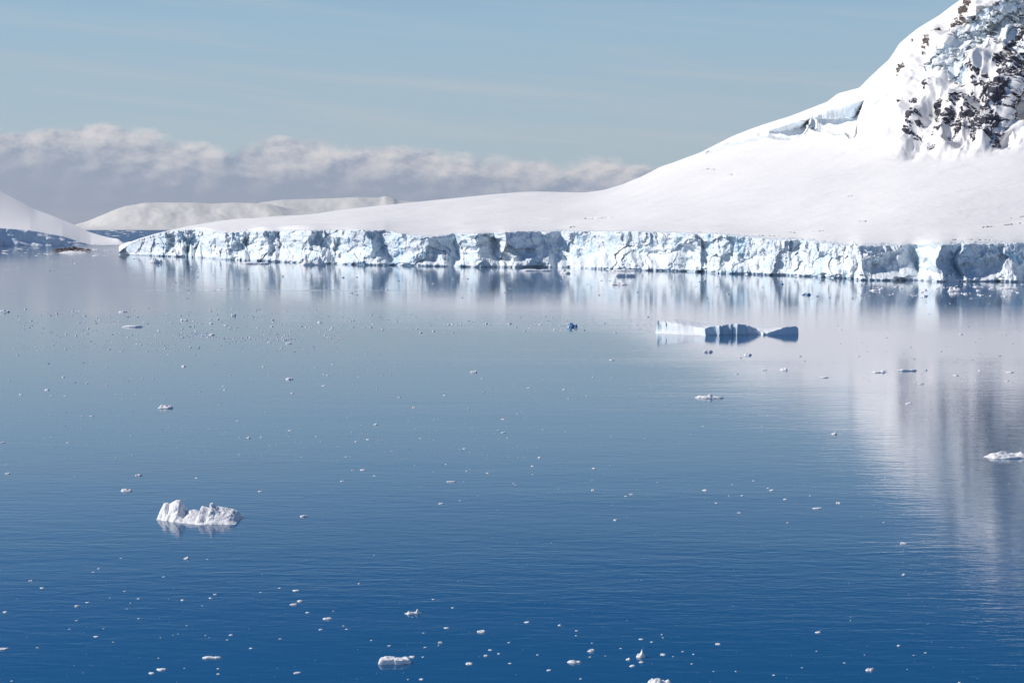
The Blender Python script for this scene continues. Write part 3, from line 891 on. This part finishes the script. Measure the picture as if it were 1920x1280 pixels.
SPECIAL = [
    (BIG[1], 740, 1242, 66, 'flat white ice slab, largest of the pieces along the bottom edge of the water', 0.42, 1.3, 0.0),
    (BIG[3], 774, 1150, 29, 'thin ice floe with two small horns floating above the large flat slab', 0.4, 0.9, 0.1),
    (BIG[0], 397, 1233, 36, 'long thin flat floe on dark blue water at the lower left', 0.35, 0.7, 0.05),
    (FLAT[0], 303, 1255, 18, 'small sloping floe below and left of the long thin flat floe', 0.6, 1.2, None),
    (FLAT[1], 284, 1262, 12, 'small blocky floe at the lower left, beside the small sloping floe', 0.6, 1.4, None),
    (FLAT[2], 4, 1217, 24, 'thin white floe cut by the left edge of the picture near the bottom', 0.5, 1.0, None),
    (BIG[2], 1077, 1241, 25, 'rounded oval floe with a step, right of centre near the bottom edge', 0.5, 0.6, 0.0),
    (HORN[0], 1201, 1231, 17, 'small pointed ice pinnacle sticking up from the water near the bottom', 0.7, 2.3, None),
    (BIG[2], 1237, 1281, 44, 'pale ice mound cut by the bottom edge of the picture', 0.6, 0.8, 0.0),
    (LUMP[1], 1110, 1220, 16, 'small crumbly ice lump up and right of the rounded oval floe', 0.6, 1.0, None),
    (LUMP[2], 1631, 1256, 17, 'lone white ice lump at the lower right of the dark water', 0.6, 1.0, None),
    (FLAT[3], 615, 1160, 18, 'bright oval floe left of the horned floe at the lower left', 0.5, 1.2, 0.0),
    (HORN[1], 551, 1133, 14, 'small two-peaked ice bit beside a flat bit, left of the bright oval floe', 0.6, 0.9, None),
    (FLAT[0], 557, 1261, 14, 'flat pale ice bit between the long thin floe and the large slab', 0.6, 1.0, None),
    (LUMP[0], 237, 920, 22, 'low sloping ice floe up and left of the jagged growler', 0.5, 0.9, 0.0),
    (LUMP[3], 570, 968, 14, 'small ice lump right of the jagged growler', 0.6, 1.0, None),
    (HORN[2], 310, 765, 28, 'low ragged white floe in the blue water well above the jagged growler', 0.6, 0.9, 0.0),
    (FLAT[1], 846, 903, 19, 'very thin flat floe alone near the middle of the water', 0.4, 0.7, 0.0),
    (BIG[5], 1890, 857, 88, 'large rough white floe cut by the right edge of the picture', 0.42, 0.45, 0.1),
    (BIG[4], 1330, 746, 46, 'thin pale blue floe with a small hump in front of the flat-topped iceberg', 0.45, 0.8, 0.0),
    (LUMP[4], 1704, 757, 14, 'small white ice lump on the mountain reflection at right', 0.6, 0.8, None),
    (HORN[0], 1564, 814, 11, 'tiny peaked ice bit left of the bright mountain reflection', 0.6, 1.2, None),
    (FLAT[3], 1534, 953, 19, 'thin flat ice plate left of the rippled mountain reflection', 0.4, 0.8, 0.0),
    (HORN[2], 1694, 1019, 14, 'small pair of white ice tips in the rippled mountain reflection', 0.5, 1.0, 0.0),
    (BIG[0], 1700, 695, 36, 'low string of ice with a grey knob at its right end', 0.35, 0.7, 0.15),
    (BIG[3], 1647, 698, 28, 'crumbled low ice patch left of the knobbed string of ice', 0.5, 0.5, 0.0),
    (FLAT[2], 1544, 708, 18, 'thin flat floe below and left of the crumbled ice patch', 0.4, 0.8, None),
    (FLAT[0], 1727, 720, 13, 'small flat floe just below the knobbed string of ice', 0.6, 1.0, None),
    (LUMP[2], 1328, 660, 18, 'small slanted floe just below the middle of the flat-topped iceberg', 0.6, 0.9, 0.3),
    (LUMP[0], 888, 698, 13, 'small white lump among thin bits in the middle of the blue water', 0.8, 1.3, None),
    (FLAT[2], 248, 613, 34, 'two-toned thin floe, largest in the belt of brash ice at left', 0.45, 0.8, 0.0),
    (FLAT[0], 231, 585, 15, 'thin floe above the two-toned floe in the belt of brash ice', 0.5, 1.0, 0.0),
    (HORN[1], 438, 592, 9, 'upright little ice block in the belt of brash ice at left', 0.8, 2.0, None),
    (LUMP[3], 543, 711, 13, 'small ice lump below the belt of brash ice, left of centre', 0.7, 1.1, None),
    (BIG[2], 293, 493, 24, 'small blue and white bergy bit in front of the left end of the ice cliff', 0.6, 1.2, 0.0),
    (BIG[3], 585, 497, 46, 'white heap of broken ice touching the foot of the ice cliff at left', 0.5, 1.1, 0.0),
    (BIG[0], 478, 495, 50, 'low white ice shelf at the cliff foot, left of the heap of broken ice', 0.4, 0.5, 0.0),
    (BIG[0], 1003, 508, 56, 'long low white floe before the darkest bay of the ice cliff', 0.35, 0.45, 0.0),
    (HORN[0], 1060, 513, 20, 'small spired ice piece right of the long low white floe by the ice cliff', 0.7, 1.2, 0.0),
    (BIG[4], 1170, 508, 44, 'flat white ice ledge against the foot of the ice cliff near the middle', 0.4, 0.6, 0.0),
    (BIG[1], 1172, 518, 42, 'blue-sided arched bergy bit in front of the middle of the ice cliff', 0.5, 1.1, 0.0),
    (HORN[1], 1160, 534, 34, 'low broken ice strip in the white reflection below the arched bergy bit', 0.5, 0.6, 0.0),
    (HORN[2], 1790, 546, 27, 'peaked blue and white bergy bit on the dark reflection of the shaded cliff', 0.6, 1.3, 0.0),
    (BIG[3], 1643, 545, 24, 'white cluster of ice left of the peaked bergy bit, below the shaded cliff', 0.6, 0.6, 0.0),
    (BIG[0], 1835, 538, 22, 'flat white floe right of the peaked bergy bit', 0.6, 0.6, 0.0),
    (BIG[4], 1892, 541, 34, 'wide flat white floe near the right edge below the shaded cliff', 0.5, 0.6, 0.0),
    (LUMP[4], 1745, 527, 28, 'white ice heap in front of the shaded cliff, its foot in the water', 0.5, 1.4, 0.0),
    (LUMP[1], 1781, 528, 30, 'pointed white ice heap leaning on the shaded cliff, right of the other heap', 0.5, 1.7, 0.0),
]
for me, x_, y_, wp, lab, asp, zs, rot in SPECIAL:
    put(me, x_, y_, wp, 'ice_floe', lab, 'ice floe', None, asp, zs, rot)
put(BLUE[2], 1073, 613, 19, 'bergy_bit', 'rounded dark blue lump of clear ice left of the flat-topped iceberg', 'bergy bit', None, 0.6, 1.3, 0.0)
put(BLUE[0], 7, 585, 23, 'bergy_bit', 'dark blue ice lump cut by the left edge of the picture', 'bergy bit', None, 0.6, 0.8, 0.0)
put(BLUE[1], 1513, 553, 15, 'bergy_bit', 'round grey-blue bergy bit in front of the right part of the white cliff', 'bergy bit', None, 0.7, 1.2, 0.0)
put(BLUE[1], 1465, 533, 8, 'bergy_bit', 'small dark bergy bit between the round grey-blue one and the cliff', 'bergy bit', None, 0.7, 1.3, 0.0)

BITS = [(10,1146,10),(180,1192,10),(145,1135,10),(164,1128,7),(57,1088,9),(79,1101,9),(185,1065,6),(175,1071,5),(227,1045,5),(350,1046,12),(389,1047,4),(307,1080,5),(234,1107,5),
(403,1113,7),(395,1120,7),(342,1124,7),(379,1134,4),(489,1109,5),(524,1101,6),(555,1106,12),(563,1126,11),(576,1147,8),(601,1179,8),(625,1144,4),(433,1189,8),(426,1198,5),(470,1214,7),
(525,1196,6),(409,1252,6),(409,1262,7),(346,1251,4),(297,1232,4),(212,1202,4),(260,1158,5),(130,1178,5),(143,1162,6),(238,1140,4),(245,1129,4),(260,1121,6),(206,1119,3),(194,1177,4),
(70,1213,6),(22,1275,5),(350,1171,4),(385,1190,4),(334,1187,3),(301,1194,3),(773,1230,12),(793,1230,5),(880,1243,14),(902,1183,17),(837,1176,10),(825,1204,9),(797,1212,6),(919,1217,8),
(935,1224,6),(911,1228,8),(954,1203,6),(956,1242,7),(988,1165,11),(1049,1171,7),(1029,1255,10),(1008,1226,5),(1081,1181,6),(1080,1190,4),(1106,1230,5),(1110,1204,4),(1164,1214,5),
(1135,1228,4),(1178,1235,10),(1186,1247,12),(1202,1240,10),(1202,1197,9),(1243,1194,4),(1241,1188,4),(1222,1202,6),(1243,1226,11),(1262,1229,4),(1280,1220,5),(790,1272,9),(765,1272,4),
(1089,1271,6),(812,1122,6),(849,1138,6),(673,1093,5),(701,1040,3),(644,1172,4),(650,1178,6),(730,1209,7),(696,1199,4),(794,1185,4),(1346,1206,11),(1300,1225,4),(1297,1243,5),(1338,1257,4),
(1380,1257,4),(1451,1264,6),(1504,1250,4),(1534,1184,12),(1531,1219,4),(1583,1241,5),(1685,1209,7),(1735,1222,6),(1713,1227,4),(1799,1278,6),(1595,1162,3),(1695,1076,8),(1621,1226,3),
(1701,1253,3),(1321,918,10),(1447,918,11),(1440,914,5),(1343,942,6),(1386,960,8),(1367,928,4),(1392,928,5),(1472,935,8),(1519,928,5),(1572,942,9),(1477,979,6),(1413,900,4),(1373,907,4),
(1657,978,4),(1892,905,4),(1660,894,5),(1439,778,4),(1318,798,3),(1429,798,4),(827,943,10),(681,880,11),(702,891,6),(642,901,7),(661,880,5),(871,840,8),(788,821,5),(944,810,10),(951,820,4),
(943,785,8),(776,763,7),(704,795,9),(652,783,4),(668,827,6),(690,823,7),(749,744,5),(922,746,4),(879,765,4),(999,873,7),(999,888,4),(914,886,6),(963,905,4),(967,908,4),(1012,857,7),
(1114,877,8),(1112,918,7),(1183,926,8),(1174,929,6),(1154,974,8),(1232,903,3),(875,882,4),(836,869,4),(649,855,5),(1018,804,4),(863,937,4),(172,779,9),(154,779,4),(544,806,8),(449,819,5),
(445,788,5),(392,804,5),(422,730,6),(418,723,4),(345,686,8),(494,686,7),(592,687,5),(624,682,5),(614,703,6),(608,722,9),(548,736,7),(119,706,6),(163,718,5),(89,730,10),(96,741,6),(122,741,5),
(39,739,8),(217,738,3),(229,738,4),(255,738,3),(127,829,7),(5,829,9),(466,820,8),(490,819,6),(96,818,4),(83,821,4),(201,686,5),(302,663,4),(316,664,5),(396,606,8),(423,609,8),(510,611,8),
(261,890,12),(368,895,6),(488,920,8),(14,887,10),(12,870,5),(140,892,4),(904,709,6),(992,726,8),(1058,729,7),(834,740,7),(1148,674,10),(1100,741,5),(1066,746,4),(1402,665,14),(1432,693,12),
(1470,693,16),(1381,700,6),(1793,703,10),(1889,713,8),(1805,714,5),(1570,609,5),(1577,617,5),(1662,632,6),(1802,626,8),(1906,620,5),(397,627,12),(541,643,12),(505,641,7),(345,600,14),(600,604,10),
(1350,742,3),(1500,667,6),(1609,667,7),(1660,693,6),(1735,693,8),(1838,694,8),(1893,697,14),(848,607,6),(955,606,7),(1013,608,6),(1052,618,5),(789,623,6),(744,603,5),(700,607,6),(912,606,6)]
for i, (x_, y_, wp) in enumerate(BITS[:245]):
    me = (FLAT + LUMP + FLAT + HORN)[(i * 7 + int(x_)) % 16 % (len(FLAT) * 2 + len(LUMP) + len(HORN))]
    if y_ > 1000:
        reg = ('left', 'middle', 'right')[0 if x_ < 640 else 1 if x_ < 1285 else 2]
        lab = 'small white ice bit on the dark blue water near the bottom %s' % reg
        grp = 'ice bits at the bottom ' + reg
    elif y_ > 760:
        reg = 'left' if x_ < 640 else 'middle' if x_ < 1285 else 'right'
        lab = 'small ice bit on the mid blue water halfway down, %s part' % reg
        grp = 'ice bits halfway down ' + reg
    else:
        reg = 'left' if x_ < 640 else 'middle' if x_ < 1285 else 'right'
        lab = 'tiny ice bit on the pale calm upper bay, %s part' % reg
        grp = 'ice bits in the upper bay ' + reg
    put(me, x_, y_ + 1, wp * 0.98, 'ice_bit', lab, 'ice bit', grp, 0.75, random.Random(i).uniform(0.8, 1.3))

# brash nobody could count: one object
def brash():
    rs = np.random.RandomState(3)
    pts = []
    def belt(n, x0, x1, y0, y1, s0, s1, slope=0.0):
        c = 0; n = int(n * 1.9)
        while c < n:
            x = rs.uniform(x0, x1); y = rs.uniform(y0, y1)
            if float(fbm(x / 70.0, y / 9.0, 5.0, 3)) + rs.uniform(-0.35, 0.35) < 0.05: continue
            s = s0 * (s1 / s0) ** (rs.uniform() ** 2.8)
            pts.append((x, y + slope * (x - x0), s)); c += 1
    belt(480, 20, 640, 578, 660, 2.3, 7, 0.0)
    belt(190, 330, 640, 622, 634, 2.3, 6, 0.02)
    belt(170, 640, 1230, 590, 625, 2.2, 7)
    belt(90, 640, 1920, 640, 740, 1.6, 5)
    belt(190, 0, 700, 640, 760, 1.9, 5)
    belt(300, 0, 1000, 770, 860, 1.8, 4.5)
    belt(120, 600, 1350, 700, 940, 1.3, 4)
    belt(190, 320, 1600, 512, 560, 2.0, 8)
    belt(120, 1600, 1920, 533, 560, 2.5, 12)
    belt(70, 1600, 1920, 560, 720, 1.5, 6)
    belt(60, 0, 240, 464, 480, 3, 18)
    belt(40, 20, 420, 480, 520, 2, 8)
    belt(40, 170, 330, 431, 444, 3, 20)
    belt(150, 0, 1920, 900, 1280, 1.2, 3.5)
    belt(40, 1500, 1920, 700, 960, 1.3, 3.5)
    V = []; Fc = []; n = 0
    for (x, y, s) in pts:
        X0, Y0 = on_sea(x, y); w_ = s * Y0 / F * 0.5
        asp = rs.uniform(0.4, 0.9); hh = w_ * rs.uniform(0.2, 0.5) * (0.3 if Y0 > 1000 else 1)
        m_ = 6
        an = np.arange(m_) * 2 * math.pi / m_ + rs.uniform(0, 1)
        r_ = rs.uniform(0.65, 1.1, m_)
        lo = [(X0 + math.cos(a) * q * w_, Y0 + math.sin(a) * q * w_ * asp, -0.05) for a, q in zip(an, r_)]
        q2 = rs.uniform(0.5, 0.8)
        hi = [(X0 + math.cos(a) * q * w_ * q2, Y0 + math.sin(a) * q * w_ * asp * q2, hh * rs.uniform(0.5, 1.2)) for a, q in zip(an, r_)]
        V += lo + hi + [(X0, Y0, hh * 1.05)]
        for i in range(m_):
            j = (i + 1) % m_
            Fc.append((n + i, n + j, n + m_ + j)); Fc.append((n + i, n + m_ + j, n + m_ + i))
            Fc.append((n + m_ + i, n + m_ + j, n + 2 * m_))
        n += 2 * m_ + 1
    return mesh_from('brash_ice', V, Fc, False)
add('brash_ice', brash(), M_ICE, kind='stuff', label='countless tiny bits of brash ice drifting in belts across the bay', category='brash ice')

# ------------------------------------------------------------------ brown skerry with snow near the left island
def skerry():
    cx_, cy_ = on_sea(130, 473)
    root = bpy.data.objects.new('rock_skerry', None); COL.objects.link(root); root.location = (cx_, cy_, 0)
    tag(root, 'low brown rock skerry with a snow patch, between the left snow island and the glacier', 'skerry')
    m = cy_ / F
    for i, (x, y, wpx, hpx) in enumerate(((112, 470, 26, 3.8), (140, 468, 22, 4.6), (162, 470, 26, 2.6), (128, 469, 22, 4.2), (150, 469, 18, 3.2))):
        X0, Y0 = on_sea(x, y)
        u = np.linspace(-1, 1, 60); ww = np.linspace(-1, 1, 26); U, Wg = np.meshgrid(u, ww)
        z = (1 - U ** 2 - Wg ** 2) * (1 + 0.9 * fbm(U * 3 + i * 5, Wg * 2, i, 4, 0.6))
        A = np.stack([U * wpx * m * 0.6 + X0 - cx_, Wg * wpx * m * 0.35 + Y0 - cy_, z * hpx * m], -1)
        add('rock', grid_mesh('skerry_rock', A, None, False), M_SHORE, parent=root)
    X0, Y0 = on_sea(136, 474)
    u = np.linspace(-1, 1, 50); ww = np.linspace(-1, 1, 26); U, Wg = np.meshgrid(u, ww)
    z = (1 - U ** 2 - Wg ** 2) ** 1 * (1 + 0.4 * fbm(U * 2, Wg * 2, 3, 3))
    add('snow_patch', grid_mesh('skerry_snow', np.stack([U * 26 * m + X0 - cx_, Wg * 14 * m + Y0 - cy_, z * 3.4 * m], -1)), M_SNOW, parent=root)
skerry()

# ------------------------------------------------------------------ the air over the bay
hm = bpy.data.materials.new('haze'); hm.use_nodes = True
ht = hm.node_tree; ht.nodes.clear()
pv = ht.nodes.new('ShaderNodeVolumePrincipled'); ho = ht.nodes.new('ShaderNodeOutputMaterial')
pv.inputs['Color'].default_value = (0.90, 0.93, 1.0, 1); pv.inputs['Density'].default_value = HAZE; pv.inputs['Anisotropy'].default_value = 0.2
ht.links.new(pv.outputs[0], ho.inputs['Volume'])
zt_ = float(max(PB[..., 2].max(), 700)) + 20
b = [(-L - 500, -2500), (L + 500, -2500), (L + 500, L + 500), (-L - 500, L + 500)]
hv = [(x, y, -6.0) for x, y in b] + [(x, y, zt_) for x, y in b]
hme = bpy.data.meshes.new('haze')
hme.from_pydata(hv, [], [(0, 3, 2, 1), (4, 5, 6, 7), (0, 1, 5, 4), (1, 2, 6, 5), (2, 3, 7, 6), (3, 0, 4, 7)])
add('haze', hme, hm, kind='stuff')
